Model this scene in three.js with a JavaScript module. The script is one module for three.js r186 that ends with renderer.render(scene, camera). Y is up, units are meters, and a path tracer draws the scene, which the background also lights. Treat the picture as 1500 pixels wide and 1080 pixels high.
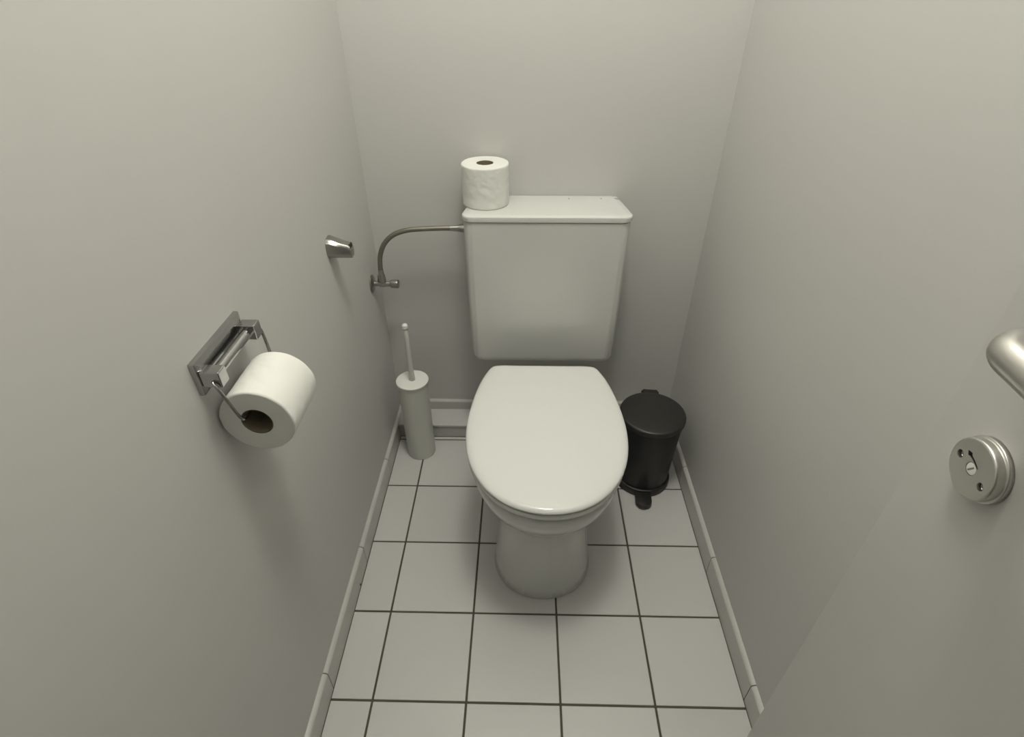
import * as THREE from 'three';
import { RoundedBoxGeometry } from 'three/addons/geometries/RoundedBoxGeometry.js';
import { mergeGeometries, mergeVertices, toCreasedNormals } from 'three/addons/utils/BufferGeometryUtils.js';
import { RectAreaLightUniformsLib } from 'three/addons/lights/RectAreaLightUniformsLib.js';
import { ImprovedNoise } from 'three/addons/math/ImprovedNoise.js';

// ------------------------------------------------------------------ camera, light, exposure
const scene = new THREE.Scene();
scene.background = new THREE.Color(0x000000);
const camera = new THREE.PerspectiveCamera(67.625, 1500 / 1080, 0.02, 30);
camera.rotation.order = 'YXZ';
camera.position.set(0.313, 1.2613, 1.1213);
camera.rotation.set(-0.63195, 0.02426, -0.00428);
scene.add(camera);

const renderer = new THREE.WebGLRenderer({ antialias: true });
renderer.toneMapping = THREE.LinearToneMapping;
renderer.toneMappingExposure = 1.0;
renderer.shadowMap.enabled = true;
RectAreaLightUniformsLib.init();

const LAMP = new THREE.Vector3(0.37, 2.50, 0.46);      // ceiling lamp over the toilet room
const LAMP_COLOR = new THREE.Color().setRGB(1.0, 0.98, 0.885);
const LAMP_INTENSITY = 3.05;

// ------------------------------------------------------------------ helpers
const taken = {};
function numbered(n) { if (!(n in taken)) { taken[n] = 0; return n; } taken[n]++; return `${n}_${String(taken[n]).padStart(3, '0')}`; }
function shade(m) { m.castShadow = true; m.receiveShadow = true; return m; }
function part(name, geo, mat, parent) { const m = shade(new THREE.Mesh(geo, mat)); m.name = name; parent.add(m); return m; }
function thing(name, label, category, [x, y, z] = [0, 0, 0], turn = 0, group) {
  const o = new THREE.Group(); o.name = numbered(name); o.position.set(x, y, z); o.rotation.y = turn;
  o.userData = { label, category }; if (group) o.userData.group = group; scene.add(o); return o;
}
function struct(name, label, category, geo, mat) {
  const o = geo ? shade(new THREE.Mesh(geo, mat)) : new THREE.Group();
  o.name = name; o.userData = { kind: 'structure', label, category }; scene.add(o); return o;
}
function box(x0, x1, y0, y1, z0, z1, r = 0, seg = 2) {
  const w = x1 - x0, h = y1 - y0, d = z1 - z0;
  const g = r > 0 ? new RoundedBoxGeometry(w, h, d, seg, r) : new THREE.BoxGeometry(w, h, d);
  g.translate((x0 + x1) / 2, (y0 + y1) / 2, (z0 + z1) / 2); return g;
}
function lathe(pts, seg = 64) { return new THREE.LatheGeometry(pts.map(p => new THREE.Vector2(p[0], p[1])), seg); }
function tube(pts, r, seg = 64, rad = 14, tension = 0.5) {
  return new THREE.TubeGeometry(new THREE.CatmullRomCurve3(pts.map(p => new THREE.Vector3(...p)), false, 'catmullrom', tension), seg, r, rad, false);
}
function cyl(r0, r1, a, b, seg = 32) {       // closed cylinder from a to b
  const A = new THREE.Vector3(...a), B = new THREE.Vector3(...b), L = A.distanceTo(B);
  const g = new THREE.CylinderGeometry(r1, r0, L, seg); g.translate(0, L / 2, 0);
  g.applyQuaternion(new THREE.Quaternion().setFromUnitVectors(new THREE.Vector3(0, 1, 0), B.clone().sub(A).normalize()));
  g.translate(...a); return g;
}
// loft through rings of equal point count; each ring is an array of [x, y, z]
function loft(rings, capA = true, capB = true, crease = 0.7, smooth = false) {
  const n = rings[0].length, pos = [], idx = [];
  for (const r of rings) for (const p of r) pos.push(...p);
  for (let i = 0; i < rings.length - 1; i++) for (let j = 0; j < n; j++) {
    const a = i * n + j, b = i * n + (j + 1) % n, c = a + n, d = b + n;
    idx.push(a, b, d, a, d, c);
  }
  const cap = (k, flip) => {
    const c = [0, 0, 0]; for (const p of rings[k]) for (let q = 0; q < 3; q++) c[q] += p[q] / n;
    const ci = pos.length / 3; pos.push(...c);
    for (let j = 0; j < n; j++) { const a = k * n + j, b = k * n + (j + 1) % n; flip ? idx.push(ci, b, a) : idx.push(ci, a, b); }
  };
  if (capA) cap(0, true); if (capB) cap(rings.length - 1, false);
  const g = new THREE.BufferGeometry();
  g.setAttribute('position', new THREE.Float32BufferAttribute(pos, 3)); g.setIndex(idx);
  if (smooth) g.computeVertexNormals();
  const out = smooth ? g : toCreasedNormals(g, crease);
  const uv = new Float32Array(out.attributes.position.count * 2);
  for (let i = 0; i < out.attributes.position.count; i++) { uv[2 * i] = out.attributes.position.getX(i) + out.attributes.position.getZ(i); uv[2 * i + 1] = out.attributes.position.getY(i); }
  out.setAttribute('uv', new THREE.BufferAttribute(uv, 2));
  return out;
}
let seed = 7; const rnd = () => (seed = (seed * 16807) % 2147483647) / 2147483647;
const perlin = new ImprovedNoise();
function noiseTexture(size, f, lo, hi, srgb) {                 // tiling-free grey noise of several octaves
  const d = new Uint8Array(size * size * 4);
  for (let y = 0; y < size; y++) for (let x = 0; x < size; x++) {
    let v = 0, a = 0.5, k = f;
    for (let o = 0; o < 4; o++) { v += a * perlin.noise(x / size * k, y / size * k, o * 7.3 + f); a *= 0.55; k *= 2.1; }
    const g = Math.round(255 * (lo + (hi - lo) * Math.min(1, Math.max(0, 0.5 + v))));
    d.set([g, g, g, 255], (y * size + x) * 4);
  }
  const t = new THREE.DataTexture(d, size, size); t.wrapS = t.wrapT = THREE.MirroredRepeatWrapping;
  t.magFilter = THREE.LinearFilter; t.minFilter = THREE.LinearMipmapLinearFilter; t.generateMipmaps = true;
  if (srgb) t.colorSpace = THREE.SRGBColorSpace; t.needsUpdate = true; return t;
}
 const fineRough = noiseTexture(256, 60, 0.85, 1);

// ------------------------------------------------------------------ materials
const std = (r, g, b, rough, o = {}) => new THREE.MeshPhysicalMaterial({ color: new THREE.Color().setRGB(r, g, b), roughness: rough, ...o });
const M = {
  wall: std(0.565, 0.56, 0.54, 0.62),
  ceiling: std(0.80, 0.80, 0.78, 0.9),
  door: std(0.55, 0.545, 0.525, 0.42),
  frame: std(0.70, 0.70, 0.67, 0.45),
  tiles: [0, 1, 2, 3].map(i => std(0.535 + 0.010 * i, 0.530 + 0.010 * i, 0.515 + 0.010 * i, 0.34, { roughnessMap: fineRough })),
  skirting: [0, 1].map(i => std(0.48 + 0.012 * i, 0.475 + 0.012 * i, 0.45 + 0.012 * i, 0.3)),
  grout: std(0.085, 0.08, 0.062, 0.95),
  skirtGrout: std(0.13, 0.125, 0.10, 0.95),
  ceramic: std(0.64, 0.645, 0.62, 0.16, { clearcoat: 0.5, clearcoatRoughness: 0.06 }),
  plasticWhite: std(0.71, 0.715, 0.69, 0.07),
  paper: std(0.74, 0.735, 0.70, 0.95, { sheen: 0.2, sheenRoughness: 0.8 }),
  card: std(0.20, 0.165, 0.11, 0.9),
  chrome: std(0.44, 0.44, 0.435, 0.16, { metalness: 1 }),
  dullChrome: std(0.40, 0.395, 0.37, 0.3, { metalness: 1 }),
  braid: std(0.27, 0.255, 0.215, 0.5, { metalness: 0.9 }),
  steel: std(0.60, 0.585, 0.555, 0.34, { metalness: 1, anisotropy: 0.4 }),
  darkHole: std(0.02, 0.02, 0.018, 0.8),
  indicator: std(0.75, 0.74, 0.68, 0.5),
  brushGrey: std(0.60, 0.605, 0.565, 0.48),
  brushLid: std(0.76, 0.765, 0.73, 0.45),
  black: std(0.016, 0.016, 0.015, 0.42),
  blackLid: std(0.024, 0.024, 0.022, 0.40),
  mark: std(0.22, 0.21, 0.18, 0.8),
  dirt: std(0.05, 0.045, 0.035, 0.9),
  lampGlass: std(0.9, 0.9, 0.86, 0.5, { emissive: LAMP_COLOR, emissiveIntensity: 2.0 }),
};

// ------------------------------------------------------------------ room shell
const XL = -0.10, XR = 0.80, ZB = -0.30, ZF = 1.47, H = 2.52, TH = 0.10;
const shellUv = (g, s = 1) => {                                 // uv in metres from position
  const p = g.attributes.position, n = g.attributes.normal, uv = g.attributes.uv;
  for (let i = 0; i < p.count; i++) {
    const ax = Math.abs(n.getX(i)), ay = Math.abs(n.getY(i));
    if (ay > 0.7) uv.setXY(i, p.getX(i) * s, p.getZ(i) * s); else if (ax > 0.7) uv.setXY(i, p.getZ(i) * s, p.getY(i) * s); else uv.setXY(i, p.getX(i) * s, p.getY(i) * s);
  } return g;
};
struct('wall_left', 'long off-white painted wall carrying the paper holder and hook', 'wall', shellUv(box(XL - TH, XL, -0.02, H, ZB - TH, ZF)), M.wall);
struct('wall_right', 'off-white painted wall beside the black bin', 'wall', shellUv(box(XR, XR + TH, -0.02, H, ZB - TH, ZF)), M.wall);
struct('wall_back', 'off-white painted wall behind the toilet tank', 'wall', shellUv(box(XL, XR, -0.02, H, ZB - TH, ZB)), M.wall);
{ // front wall with the doorway, and the corridor beyond it
  const g = mergeGeometries([box(XL - TH, -0.075, -0.02, H, ZF, ZF + TH), box(0.68, XR + TH, -0.02, H, ZF, ZF + TH), box(-0.075, 0.68, 2.06, H, ZF, ZF + TH)]);
  struct('wall_front', 'off-white wall around the doorway', 'wall', shellUv(g), M.wall);
  const t = struct('trim_1', 'painted door frame lining the doorway', 'door frame');
  part('jamb', box(-0.075, -0.045, 0, 2.06, ZF, ZF + TH, 0.003), M.frame, t);
  part('jamb', box(0.65, 0.68, 0, 2.06, ZF, ZF + TH, 0.003), M.frame, t);
  part('head', box(-0.045, 0.65, 2.03, 2.06, ZF, ZF + TH, 0.003), M.frame, t);
  const cw = mergeGeometries([box(-0.9, 1.7, -0.02, H, 3.3, 3.4), box(-1.0, -0.9, -0.02, H, ZF, 3.4), box(1.6, 1.7, -0.02, H, ZF, 3.3), box(-0.9, XL - TH, -0.02, H, ZF, ZF + TH), box(XR + TH, 1.6, -0.02, H, ZF, ZF + TH)]);
  struct('wall_corridor', 'off-white corridor walls beyond the doorway', 'wall', shellUv(cw), M.wall);
}
struct('ceiling', 'flat white ceiling', 'ceiling', mergeGeometries([box(XL - TH, XR + TH, H, H + 0.1, ZB - TH, ZF + TH), box(-1.0, 1.7, H, H + 0.1, ZF + TH, 3.4)]), M.ceiling);

// floor: grout bed with one mesh per tile
const floor = struct('floor', 'white square floor tiles with dark grout joints', 'floor');
part('grout_bed', mergeGeometries([box(XL, XR, -0.05, -0.0016, ZB, ZF + TH), box(-0.9, 1.6, -0.05, -0.0016, ZF + TH, 3.3)]), M.grout, floor);
{
  const J = 0.0046, cache = {};
  const xs = [-0.0885, 0, 0.2, 0.4, 0.6, 0.7885], zs = [-0.2145, -0.2, 0, 0.2, 0.4, 0.6, 0.8, 1.0, 1.2, 1.4];
  for (let i = 0; i < xs.length - 1; i++) for (let k = 0; k < zs.length - 1; k++) {
    const x0 = xs[i] + (i ? J / 2 : 0), x1 = xs[i + 1] - (i < 4 ? J / 2 : 0), z0 = zs[k] + (k ? J / 2 : 0), z1 = zs[k + 1] - J / 2;
    const key = `${(x1 - x0).toFixed(4)}_${(z1 - z0).toFixed(4)}`;
    if (!cache[key]) cache[key] = shellUv(new RoundedBoxGeometry(x1 - x0, 0.006, z1 - z0, 1, 0.0012));
    const m = part('tile', cache[key], M.tiles[Math.floor(rnd() * 4)], floor);
    m.position.set((x0 + x1) / 2, -0.003 + (rnd() - 0.5) * 0.0003, (z0 + z1) / 2);
  }
}
// tiled skirting
function skirtProfile(h, t) {
  const s = new THREE.Shape(); s.moveTo(0, 0); s.lineTo(t, 0); s.lineTo(t, h - 0.008);
  s.quadraticCurveTo(t, h - 0.001, t - 0.008, h); s.lineTo(0, h); s.closePath(); return s;
}
function skirtPiece(len, h, t) {
  const g = new THREE.ExtrudeGeometry(skirtProfile(h, t), { depth: len, bevelEnabled: false, curveSegments: 6 });
  return toCreasedNormals(g, 0.6);
}
function skirting(name, label, cuts, h, place, bed) {
  const o = struct(name, label, 'skirting'); const J = 0.0026;
  part('grout_bed', bed, M.skirtGrout, o);
  for (let i = 0; i < cuts.length - 1; i++) {
    const m = part('tile', skirtPiece(cuts[i + 1] - cuts[i] - J, h, 0.0105), M.skirting[i % 2], o); place(m, cuts[i] + J / 2, cuts[i + 1] - J / 2);
  }
  return o;
}
const skL = skirting('baseboard_left', 'low off-white skirting tiles along the wall with the paper holder', [ZB, -0.045, 0.266, 0.577, 0.888, 1.199, ZF], 0.066,
  (m, a) => m.position.set(XL, 0, a), skirtPiece(ZF - ZB, 0.0652, 0.0097).translate(XL, 0, ZB));
part('dirt_speck', new THREE.SphereGeometry(0.0028, 10, 8).scale(0.5, 1, 1.2).translate(XL + 0.0107, 0.008, 0.335), M.dirt, skL);
skirting('baseboard_right', 'low off-white skirting tiles beside the black bin', [ZB, -0.03, 0.279, 0.583, 0.89, 1.2, ZF], 0.066,
  (m, a, b) => { m.rotation.y = Math.PI; m.position.set(XR, 0, b); }, skirtPiece(ZF - ZB, 0.0652, 0.0097).rotateY(Math.PI).translate(XR, 0, ZF));
// low tiled pipe casing along the back wall, with a short skirting on it
const ledge = struct('trim_2', 'low tiled ledge along the foot of the wall behind the toilet', 'ledge');
part('core', box(XL + 0.0105, XR - 0.0105, 0, 0.0485, ZB, -0.217), M.skirtGrout, ledge);
for (const [a, b] of [[-0.0895, 0.2], [0.203, 0.503], [0.506, 0.7895]]) {
  part('tile', box(a, b, 0.049, 0.056, ZB, -0.2085, 0.0012), M.tiles[1], ledge);
  part('riser_tile', box(a, b, 0.003, 0.0465, -0.217, -0.2125, 0.001), M.skirting[0], ledge);
}
skirting('baseboard_back', 'short skirting tiles standing on the low tiled ledge', [XL + 0.0105, 0.2, 0.503, XR - 0.0105], 0.036,
  (m, a, b) => { m.rotation.y = -Math.PI / 2; m.position.set(b, 0.056, ZB); }, skirtPiece(XR - XL - 0.021, 0.0352, 0.0097).rotateY(-Math.PI / 2).translate(XR - 0.0105, 0.056, ZB));

// ------------------------------------------------------------------ door leaf, open into the room
{
  const o = struct('door_1', 'off-white flush door leaf standing open along the wall', 'door');
  // local frame: x out of the visible face, z from the free edge towards the hinges
  o.position.set(0.682, 0, 0.746); o.rotation.y = THREE.MathUtils.degToRad(-4);
  const Wd = 0.725;
  part('leaf', shellUv(box(0, 0.04, 0.008, 2.035, 0, Wd, 0.0006)), M.door, o);
  for (const y of [0.25, 1.0, 1.8]) part('hinge', cyl(0.006, 0.006, [0.048, y - 0.04, Wd + 0.004], [0.048, y + 0.04, Wd + 0.004], 16), M.steel, o);
  // lock rose with emergency release
  const LY = 0.9412, LZ = 0.0663;
  const lock = new THREE.Group(); lock.name = 'lock_rose'; lock.position.set(0, LY, LZ); o.add(lock);
  // face coordinates: u towards the hinges, v up, w out of the door
  const screws = [[-0.0155, 0.0015], [0.0155, -0.0038]];
  const toDoor = g => g.applyMatrix4(new THREE.Matrix4().set(0, 0, -1, 0, 0, 1, 0, 0, 1, 0, 0, 0, 0, 0, 0, 1));
  const lathed = (pts, seg, u = 0, v = 0) => lathe(pts, seg).rotateX(Math.PI / 2).translate(u, v, 0);
  part('rim', toDoor(lathed([[0.0230, 0], [0.0268, 0], [0.0268, 0.0036], [0.0262, 0.0044], [0.0249, 0.0046], [0.0251, 0.0056], [0.0251, 0.0098], [0.0247, 0.0111], [0.0241, 0.0117], [0.0232, 0.0120]], 72)), M.steel, lock);
  const disc = new THREE.Shape(); disc.absarc(0, 0, 0.0234, 0, Math.PI * 2, false);
  const holeAt = (u, v, r) => { const p = new THREE.Path(); p.absarc(u, v, r, 0, Math.PI * 2, true); disc.holes.push(p); };
  for (const [u, v] of screws) holeAt(u, v, 0.0034);
  holeAt(0, 0, 0.0054);
  { const p = new THREE.Path(); p.moveTo(-0.0110, 0.0100); p.lineTo(-0.0062, 0.0110); p.lineTo(-0.0052, 0.0090); p.quadraticCurveTo(-0.0005, 0.0084, 0.0056, 0.0052); p.lineTo(0.0046, 0.0042); p.quadraticCurveTo(-0.0010, 0.0070, -0.0064, 0.0072); p.lineTo(-0.0088, 0.0066); p.closePath(); disc.holes.push(p); }
  const rg = new THREE.ExtrudeGeometry(disc, { depth: 0.010, bevelEnabled: false, curveSegments: 40 });
  rg.translate(0, 0, 0.002); part('rose', toDoor(toCreasedNormals(rg, 0.5)), M.steel, lock);
  part('slot_floor', toDoor(lathed([[0, 0.0070], [0.02, 0.0070], [0.02, 0.0078], [0, 0.0078]], 40)), M.darkHole, lock);
  const coin = part('release_disc', toDoor(lathed([[0, 0.0078], [0.0051, 0.0078], [0.0051, 0.0114], [0.0047, 0.0119], [0, 0.0119]], 40)), M.indicator, lock); coin.userData.label = 'pale release disc with a coin slot';
  part('coin_slot', toDoor(box(-0.0007, 0.0007, -0.0036, 0.0036, 0.0117, 0.01205).rotateZ(-0.6)), M.dullChrome, lock);
  for (const [u, v] of screws) part('screw', toDoor(lathed([[0, 0.0078], [0.0027, 0.0078], [0.0027, 0.0092], [0.0018, 0.0104], [0, 0.0106]], 24, u, v)), M.chrome, lock);
  // tubular lever handle
  const HY = 1.061, HZ = LZ + 0.010, out = 0.055, R = 0.018;
  const hd = new THREE.Group(); hd.name = 'door_handle'; o.add(hd);
  const c = new THREE.CurvePath();
  c.add(new THREE.LineCurve3(new THREE.Vector3(-0.004, HY, HZ), new THREE.Vector3(-out + R, HY, HZ)));
  c.add(new THREE.QuadraticBezierCurve3(new THREE.Vector3(-out + R, HY, HZ), new THREE.Vector3(-out, HY, HZ), new THREE.Vector3(-out, HY, HZ + R)));
  c.add(new THREE.LineCurve3(new THREE.Vector3(-out, HY, HZ + R), new THREE.Vector3(-out, HY, HZ + 0.12)));
  const tg = new THREE.TubeGeometry(c, 90, 0.0120, 24, false);
  part('lever', mergeGeometries([tg, new THREE.SphereGeometry(0.0120, 24, 12).translate(-out, HY, HZ + 0.12)]), M.steel, hd);
  const hr = new THREE.LatheGeometry([[0, 0], [0.0265, 0], [0.0265, 0.006], [0.0245, 0.009], [0.0128, 0.009]].map(p => new THREE.Vector2(...p)), 64);
  part('handle_rose', toDoor(hr.rotateX(Math.PI / 2)).translate(0, HY, HZ), M.steel, hd);
}

// ------------------------------------------------------------------ lamps
function ceilingLamp(p, label, intensity) {
  const t = thing('ceiling_lamp', label, 'lamp', [p.x, H, p.z]);
  part('base_plate', lathe([[0, 0], [0.15, 0], [0.15, -0.018], [0.142, -0.022], [0, -0.022]], 48), M.frame, t);
  part('diffuser', lathe([[0.142, -0.022], [0.138, -0.045], [0.12, -0.068], [0.08, -0.084], [0.03, -0.09], [0, -0.091]], 48), M.lampGlass, t);
  const l = new THREE.PointLight(LAMP_COLOR, intensity, 0, 2); l.position.set(0, -0.17, 0); l.castShadow = true; l.shadow.radius = 8; l.shadow.mapSize.set(1024, 1024); t.add(l);
}
ceilingLamp(LAMP, 'round frosted ceiling lamp above the toilet', LAMP_INTENSITY);

// ------------------------------------------------------------------ toilet
const TX = 0.3675;
const toilet = thing('toilet', 'white toilet with closed lid and a tall water tank', 'toilet', [TX, 0, 0]);
{
  const N = 96;
  // plan outline of the bowl: half width hw, front zf, widest at zc, back zb with half width bw
  const ring = (y, hw, zf, zc, zb, bw) => Array.from({ length: N }, (_, i) => {
    const a = i / N * Math.PI * 2, s = Math.sin(a), c = Math.cos(a);
    if (c >= 0) return [hw * Math.sign(s) * Math.abs(s) ** 0.93, y, zc + (zf - zc) * c ** 0.93];
    const e = 0.42, cz = Math.abs(c) ** e, sx = Math.sign(s) * Math.abs(s) ** e;
    return [sx * (hw + (bw - hw) * cz), y, zc + (zb - zc) * cz];
  });
  const S = [
    [0.000, 0.122, 0.360, 0.235, -0.20, 0.10], [0.004, 0.124, 0.362, 0.235, -0.20, 0.10], [0.03, 0.120, 0.358, 0.232, -0.20, 0.098],
    [0.10, 0.114, 0.350, 0.225, -0.195, 0.095], [0.17, 0.110, 0.344, 0.215, -0.18, 0.095], [0.22, 0.112, 0.345, 0.205, -0.15, 0.098],
    [0.25, 0.119, 0.355, 0.20, -0.12, 0.10], [0.275, 0.130, 0.374, 0.20, -0.095, 0.104], [0.30, 0.145, 0.397, 0.20, -0.075, 0.108],
    [0.325, 0.159, 0.414, 0.20, -0.055, 0.112], [0.345, 0.167, 0.423, 0.20, -0.045, 0.115], [0.365, 0.1715, 0.4275, 0.20, -0.040, 0.118],
    [0.380, 0.172, 0.428, 0.20, -0.038, 0.12], [0.387, 0.170, 0.426, 0.20, -0.040, 0.119], [0.390, 0.165, 0.421, 0.20, -0.044, 0.116]];
  part('bowl', loft(S.map(([y, ...q]) => ring(y - 0.006 * Math.min(1, y / 0.36), ...q)), true, true, 0.9), M.ceramic, toilet);
  // lid outline from half profile (z, x)
  const half = [[-0.046, 0], [-0.046, 0.06], [-0.0455, 0.114], [-0.039, 0.134], [-0.010, 0.149], [0.045, 0.165], [0.12, 0.177], [0.195, 0.1815], [0.26, 0.176], [0.31, 0.163], [0.355, 0.1415], [0.39, 0.113], [0.415, 0.08], [0.430, 0.042], [0.4357, 0]];
  const full = [...half.map(p => new THREE.Vector3(p[1], 0, p[0])), ...half.slice(1, -1).reverse().map(p => new THREE.Vector3(-p[1], 0, p[0]))];
  const cv = new THREE.CatmullRomCurve3(full, true, 'centripetal').getSpacedPoints(320).slice(0, 320);
  const off = d => cv.map((p, i) => {
    const a = cv[(i + 319) % 320], b = cv[(i + 1) % 320], t = b.clone().sub(a).normalize();
    return [p.x + t.z * d, p.z - t.x * d];
  });
  const sgn = (() => { const o = off(0.01); return Math.max(...o.map(p => p[0])) > 0.185 ? 1 : -1; })();
  const R2 = (y, d, k = 1) => off(d * sgn).map(([x, z]) => { const X = x * k, Z = 0.19 + (z - 0.19) * k; return [X, y, Z]; });
  const wind = r => sgn > 0 ? r.slice().reverse() : r;
  const lidRings = [R2(0.4100, -0.007), R2(0.4098, -0.003), R2(0.4108, -0.0008), R2(0.4130, 0), R2(0.4158, -0.0010), R2(0.4185, -0.0035), R2(0.4208, -0.0080), R2(0.4226, -0.0080, 0.965), R2(0.4238, -0.0080, 0.915)];
  for (const k of [0.84, 0.7, 0.5, 0.3, 0.1]) lidRings.push(R2(0.4238 + 0.0042 * (1 - k * k / 0.84), -0.008, k));
  const lid = part('seat_lid', loft(lidRings, true, true, 0.9, true), M.plasticWhite, toilet);
  // seat ring under the lid
  const sh = new THREE.Shape(off(-0.0045 * sgn).map(p => new THREE.Vector2(p[0], -p[1])));
  const hole = new THREE.Path(); hole.absellipse(0, -0.21, 0.11, 0.145, 0, Math.PI * 2, true); sh.holes.push(hole);
  const sg = new THREE.ExtrudeGeometry(sh, { depth: 0.006, bevelEnabled: true, bevelThickness: 0.003, bevelSize: 0.003, bevelSegments: 3, curveSegments: 40 });
  sg.rotateX(-Math.PI / 2); sg.translate(0, 0.3950, 0);
  part('seat', toCreasedNormals(sg, 0.6), M.plasticWhite, toilet);
  for (const s of [-1, 1]) part('hinge', cyl(0.009, 0.009, [s * 0.075, 0.380, -0.020], [s * 0.075, 0.402, -0.020], 20), M.plasticWhite, toilet);
  // tank
  const rr = (y, hwF, hwB, zf, zb, r) => {         // rounded trapezium in plan
    const c = [[hwB, zb], [hwF, zf], [-hwF, zf], [-hwB, zb]], out = [];
    const ctr = [[hwB - r * .6, zb + r * .6], [hwF - r, zf - r], [-hwF + r, zf - r], [-hwB + r * .6, zb + r * .6]], a0 = [-Math.PI / 2, 0, Math.PI / 2, Math.PI], rad = [r * .6, r, r, r * .6];
    for (let k = 0; k < 4; k++) for (let i = 0; i <= 10; i++) { const a = a0[k] + i / 10 * Math.PI / 2; out.push([ctr[k][0] + rad[k] * Math.cos(a), y, ctr[k][1] + rad[k] * Math.sin(a)]); }
    return out.reverse();
  };
  const T = [[0.3545, 0.172, 0.150, -0.168, -0.275, 0.03], [0.3555, 0.181, 0.160, -0.156, -0.288, 0.03], [0.3595, 0.189, 0.168, -0.1475, -0.295, 0.03], [0.3665, 0.1945, 0.174, -0.1425, -0.298, 0.029], [0.378, 0.1972, 0.177, -0.1405, -0.299, 0.028],
    [0.50, 0.1990, 0.179, -0.1405, -0.299, 0.027], [0.64, 0.2005, 0.181, -0.1415, -0.299, 0.026], [0.765, 0.2025, 0.183, -0.1425, -0.299, 0.025]];
  part('tank', loft(T.map(t => rr(...t)), true, true, 0.8), M.ceramic, toilet);
  const L = [[0.7655, 0.2005, 0.181, -0.1435, -0.298, 0.024], [0.7675, 0.204, 0.184, -0.1405, -0.299, 0.025], [0.7685, 0.2047, 0.1847, -0.1395, -0.2995, 0.025], [0.7775, 0.2053, 0.185, -0.139, -0.2995, 0.025], [0.7802, 0.2043, 0.184, -0.140, -0.2985, 0.025], [0.7812, 0.2025, 0.182, -0.142, -0.2965, 0.023], [0.782, 0.187, 0.167, -0.155, -0.285, 0.02]];
  const tl = part('tank_lid', loft(L.map(t => rr(...t)), true, true, 0.5), M.ceramic, toilet);
  for (const [x, z, a, l, b] of [[0.0585, -0.268, 0.15, 0.0085, 0.0016], [0.1405, -0.269, 0, 0.0045, 0.0028], [0.180, -0.270, 0.75, 0.0080, 0.0024]])
    part('scuff_mark', new THREE.SphereGeometry(1, 12, 8).scale(b, 0.0006, l).rotateY(a).translate(x, 0.7817, z), M.mark, tl);
}

// ------------------------------------------------------------------ toilet rolls
function rollGeo(r, rc, len, bump) {           // axis along y, from 0 to len
  const prof = [[rc, 0.0008], [rc + 0.001, 0], [r - 0.0025, 0], [r - 0.0006, 0.001], [r, 0.003]];
  for (let i = 1; i < 40; i++) prof.push([r, 0.003 + (len - 0.006) * i / 40]);
  prof.push([r, len - 0.003], [r - 0.0006, len - 0.001], [r - 0.0025, len], [rc + 0.001, len], [rc, len - 0.0008]);
  const g = lathe(prof, 128), p = g.attributes.position;
  for (let i = 0; i < p.count; i++) {
    const x = p.getX(i), y = p.getY(i), z = p.getZ(i), q = Math.hypot(x, z); if (q < r - 0.004) continue;
    const d = bump * (perlin.noise(x * 60 + 3, y * 60, z * 60) + 0.6 * perlin.noise(x * 110, y * 120, z * 110 + 9));
    p.setX(i, x * (1 + d / q)); p.setZ(i, z * (1 + d / q));
  }
  g.computeVertexNormals(); return g;
}
function coreGeo(rc, len) { return lathe([[rc - 0.0014, 0.0012], [rc, 0.0012], [rc, len - 0.0012], [rc - 0.0014, len - 0.0012], [rc - 0.0014, 0.0012]], 64); }
{
  const t = thing('toilet_roll', 'white toilet paper roll standing upright on the tank lid', 'toilet paper', [0.2170, 0.7821, -0.236], 0);
  part('paper', rollGeo(0.0575, 0.0205, 0.098, 0.0010), M.paper, t);
  part('core', coreGeo(0.0205, 0.098), M.card, t);
  const h = thing('toilet_roll', 'white toilet paper roll hanging on the chrome wall holder', 'toilet paper', [-0.0465, 0.763, 0.570], 0);
  part('paper', rollGeo(0.0505, 0.0215, 0.097, 0.0005).rotateX(-Math.PI / 2), M.paper, h);
  part('core', coreGeo(0.0215, 0.097).rotateX(-Math.PI / 2), M.card, h);
}
// ------------------------------------------------------------------ chrome holder on the left wall
{
  const t = thing('toilet_roll_holder', 'chrome paper roll holder on the wall with wire arms', 'paper holder', [XL, 0.842, 0.516]);
  // bevelled rectangular back plate
  const rect = (x, h, d) => [[x, -h, -d], [x, -h, d], [x, h, d], [x, h, -d]];
  part('back_plate', loft([rect(0, 0.024, 0.066), rect(0.005, 0.024, 0.066), rect(0.007, 0.0235, 0.0655), rect(0.0105, 0.0165, 0.0585), rect(0.0095, 0.0155, 0.0575)], true, true, 0.2), M.chrome, t);
  for (const s of [-1, 1]) part('block', box(0.009, 0.034, -0.0115, 0.0115, s * 0.0555 - 0.0095, s * 0.0555 + 0.0095, 0.0015), M.chrome, t);
  part('rod', cyl(0.0075, 0.0075, [0.021, 0, -0.05], [0.021, 0, 0.05], 28), M.chrome, t);
  for (const s of [-1, 1]) {
    const z0 = s * 0.0655, zo = s > 0 ? 0.0625 : -0.055;
    part('wire_arm', tube([[0.024, -0.002, s * 0.06], [0.0245, -0.003, z0 + s * 0.002], [0.030, -0.012, z0 + s * 0.004], [0.0400, -0.058, zo + s * 0.003], [0.0435, -0.0655, zo], [0.0445, -0.0670, zo - s * 0.012], [0.0448, -0.0672, zo - s * 0.03]], 0.0022, 80, 10, 0.35), M.chrome, t);
  }
}
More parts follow.
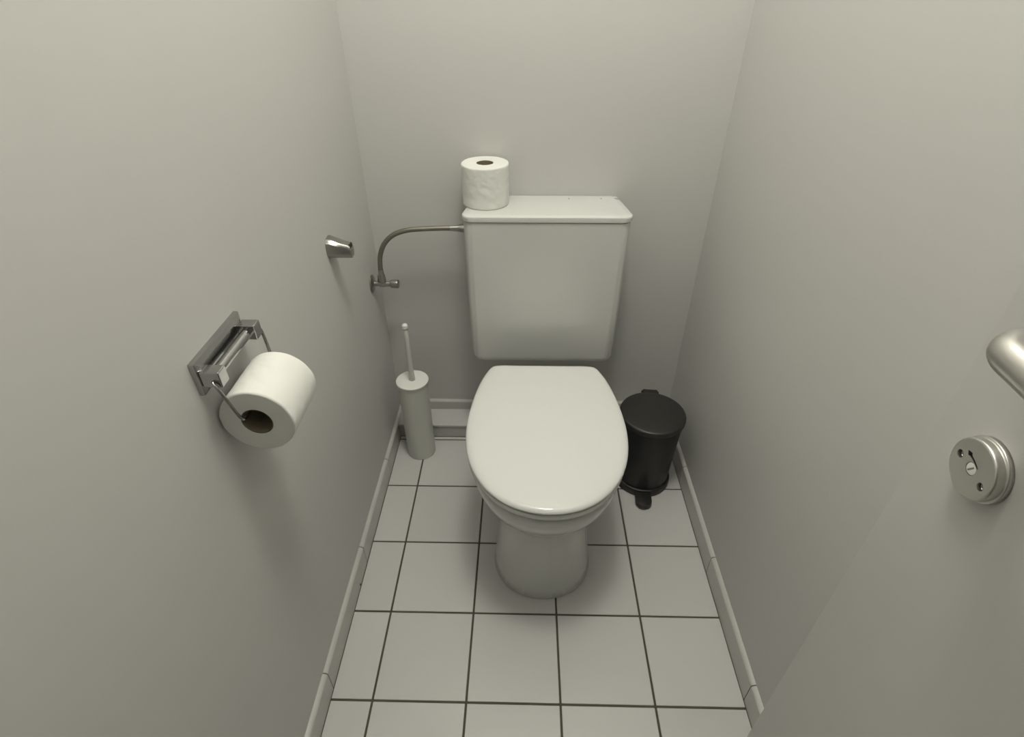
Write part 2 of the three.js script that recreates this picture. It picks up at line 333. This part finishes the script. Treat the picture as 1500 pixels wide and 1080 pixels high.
// ------------------------------------------------------------------ chrome hook
{
  const t = thing('wall_hook', 'small tapered chrome hook on the wall beside the tank hose', 'hook', [XL, 0.782, 0.036]);
  const sec = (x, cy, ry, rz, n = 2.6) => Array.from({ length: 40 }, (_, i) => { const a = -i / 40 * Math.PI * 2, c = Math.cos(a), s = Math.sin(a); return [x, cy + ry * Math.sign(s) * Math.abs(s) ** (2 / n), rz * Math.sign(c) * Math.abs(c) ** (2 / n)]; });
  part('body', loft([sec(0, 0, 0.023, 0.022), sec(0.003, 0, 0.023, 0.022), sec(0.014, -0.002, 0.0205, 0.0205), sec(0.03, -0.005, 0.0175, 0.018), sec(0.044, -0.0075, 0.0155, 0.016), sec(0.0470, -0.008, 0.0142, 0.0148)], true, true, 0.6), M.dullChrome, t);
  part('slot', box(0.034, 0.0476, -0.001, 0.0075, -0.008, 0.008, 0.001), M.darkHole, t);
  part('tip', box(0.043, 0.0490, -0.0215, -0.003, -0.0105, 0.0105, 0.002), M.dullChrome, t);
}
// ------------------------------------------------------------------ angle valve and hose
{
  const t = thing('angle_valve', 'dull chrome angle valve with round wall plate feeding the tank', 'valve', [XL, 0.5635, -0.216]);
  const ax = g => g.rotateZ(-Math.PI / 2);                           // lathe y -> +x
  part('wall_plate', ax(lathe([[0, 0], [0.0245, 0], [0.0242, 0.002], [0.019, 0.006], [0.010, 0.0085], [0, 0.0085]], 48)), M.dullChrome, t);
  part('body', mergeGeometries([cyl(0.0072, 0.0072, [0.006, 0, 0], [0.052, 0, 0], 24), cyl(0.0092, 0.0092, [0.022, 0, 0], [0.036, 0, 0], 24), cyl(0.0075, 0.0075, [0.029, 0, 0], [0.029, 0.014, 0], 24)]), M.dullChrome, t);
  part('outlet_nut', cyl(0.0125, 0.0100, [0.029, 0.008, 0], [0.029, 0.027, 0], 6), M.dullChrome, t);
  const kn = [[0, 0], [0.0080, 0], [0.0115, 0.003], [0.0120, 0.020], [0.0105, 0.0235], [0, 0.024]];
  part('knob', ax(lathe(kn, 12)).translate(0.050, 0, 0), M.dullChrome, t);
  const h = thing('supply_hose', 'curved braided metal hose from the valve to the tank', 'hose', [XL + 0.029, 0.5905, -0.216]);
  const pts = [[0, 0, 0], [0.0015, 0.028, 0], [0.0065, 0.058, 0], [0.022, 0.090, 0], [0.05, 0.1145, 0], [0.088, 0.1265, 0], [0.13, 0.130, 0], [0.172, 0.132, 0], [0.214, 0.1325, 0]];
  part('braid', tube(pts, 0.0064, 120, 16), M.braid, h);
  part('lower_ferrule', cyl(0.0082, 0.0072, [0, -0.002, 0], [0.0008, 0.016, 0], 20), M.dullChrome, h);
  part('upper_ferrule', cyl(0.0072, 0.0080, [0.196, 0.1322, 0], [0.218, 0.1325, 0], 20), M.dullChrome, h);
  part('tank_nut', cyl(0.0085, 0.0120, [0.2165, 0.1325, 0], [0.2385, 0.1325, 0], 6), M.dullChrome, h);
}
// ------------------------------------------------------------------ toilet brush
{
  const t = thing('toilet_brush', 'light grey toilet brush standing in a tall round holder', 'toilet brush', [-0.0095, 0, -0.150]);
  part('holder', lathe([[0, 0], [0.0425, 0], [0.0438, 0.002], [0.0435, 0.27], [0.0425, 0.272], [0, 0.272]], 64), M.brushGrey, t);
  part('lid', lathe([[0.0430, 0.271], [0.0448, 0.272], [0.0452, 0.280], [0.0472, 0.281], [0.0475, 0.2845], [0.0467, 0.2862], [0.044, 0.2868], [0.012, 0.2878], [0, 0.2878]], 64), M.brushLid, t);
  part('handle', lathe([[0, 0.286], [0.0095, 0.286], [0.0092, 0.302], [0.0080, 0.314], [0.0072, 0.325], [0.0068, 0.40], [0.0066, 0.462], [0, 0.462]], 32), M.brushGrey, t);
  part('handle_cap', lathe([[0, 0.461], [0.0076, 0.461], [0.0080, 0.464], [0.0078, 0.472], [0.0062, 0.4755], [0, 0.4765]], 32), M.brushLid, t);
}
// ------------------------------------------------------------------ pedal bin
{
  const t = thing('pedal_bin', 'small black plastic pedal bin between the toilet and the wall', 'bin', [0.676, 0, -0.050], -0.10);
  part('body', lathe([[0, 0.012], [0.0755, 0.012], [0.0760, 0.02], [0.0785, 0.10], [0.0840, 0.20], [0.0868, 0.240], [0.0868, 0.246], [0, 0.246]], 64), M.black, t);
  part('base_ring', lathe([[0, 0], [0.0810, 0], [0.0825, 0.002], [0.0822, 0.020], [0.0808, 0.024], [0.0765, 0.025], [0, 0.025]], 64), M.black, t);
  part('lid', lathe([[0.0860, 0.242], [0.0900, 0.2424], [0.0908, 0.245], [0.0908, 0.2535], [0.0896, 0.2565], [0.0865, 0.2582], [0.080, 0.2596], [0.05, 0.2622], [0.02, 0.2632], [0, 0.2634]], 72), M.blackLid, t);
  part('hinge', mergeGeometries([box(-0.025, 0.025, 0.222, 0.257, -0.0995, -0.083, 0.003), box(-0.021, 0.021, 0.251, 0.2605, -0.101, -0.081, 0.003)]), M.black, t);
  const ps = new THREE.Shape(); ps.moveTo(-0.021, 0); ps.lineTo(-0.021, 0.043); ps.absarc(0, 0.043, 0.021, Math.PI, 0, true); ps.lineTo(0.021, 0); ps.closePath();
  const pg = new THREE.ExtrudeGeometry(ps, { depth: 0.008, bevelEnabled: true, bevelSize: 0.002, bevelThickness: 0.002, bevelSegments: 2, curveSegments: 16 });
  pg.rotateX(Math.PI / 2); pg.translate(0, 0.017, 0.066); part('pedal', toCreasedNormals(pg, 0.6), M.black, t);
}
renderer.render(scene, camera);
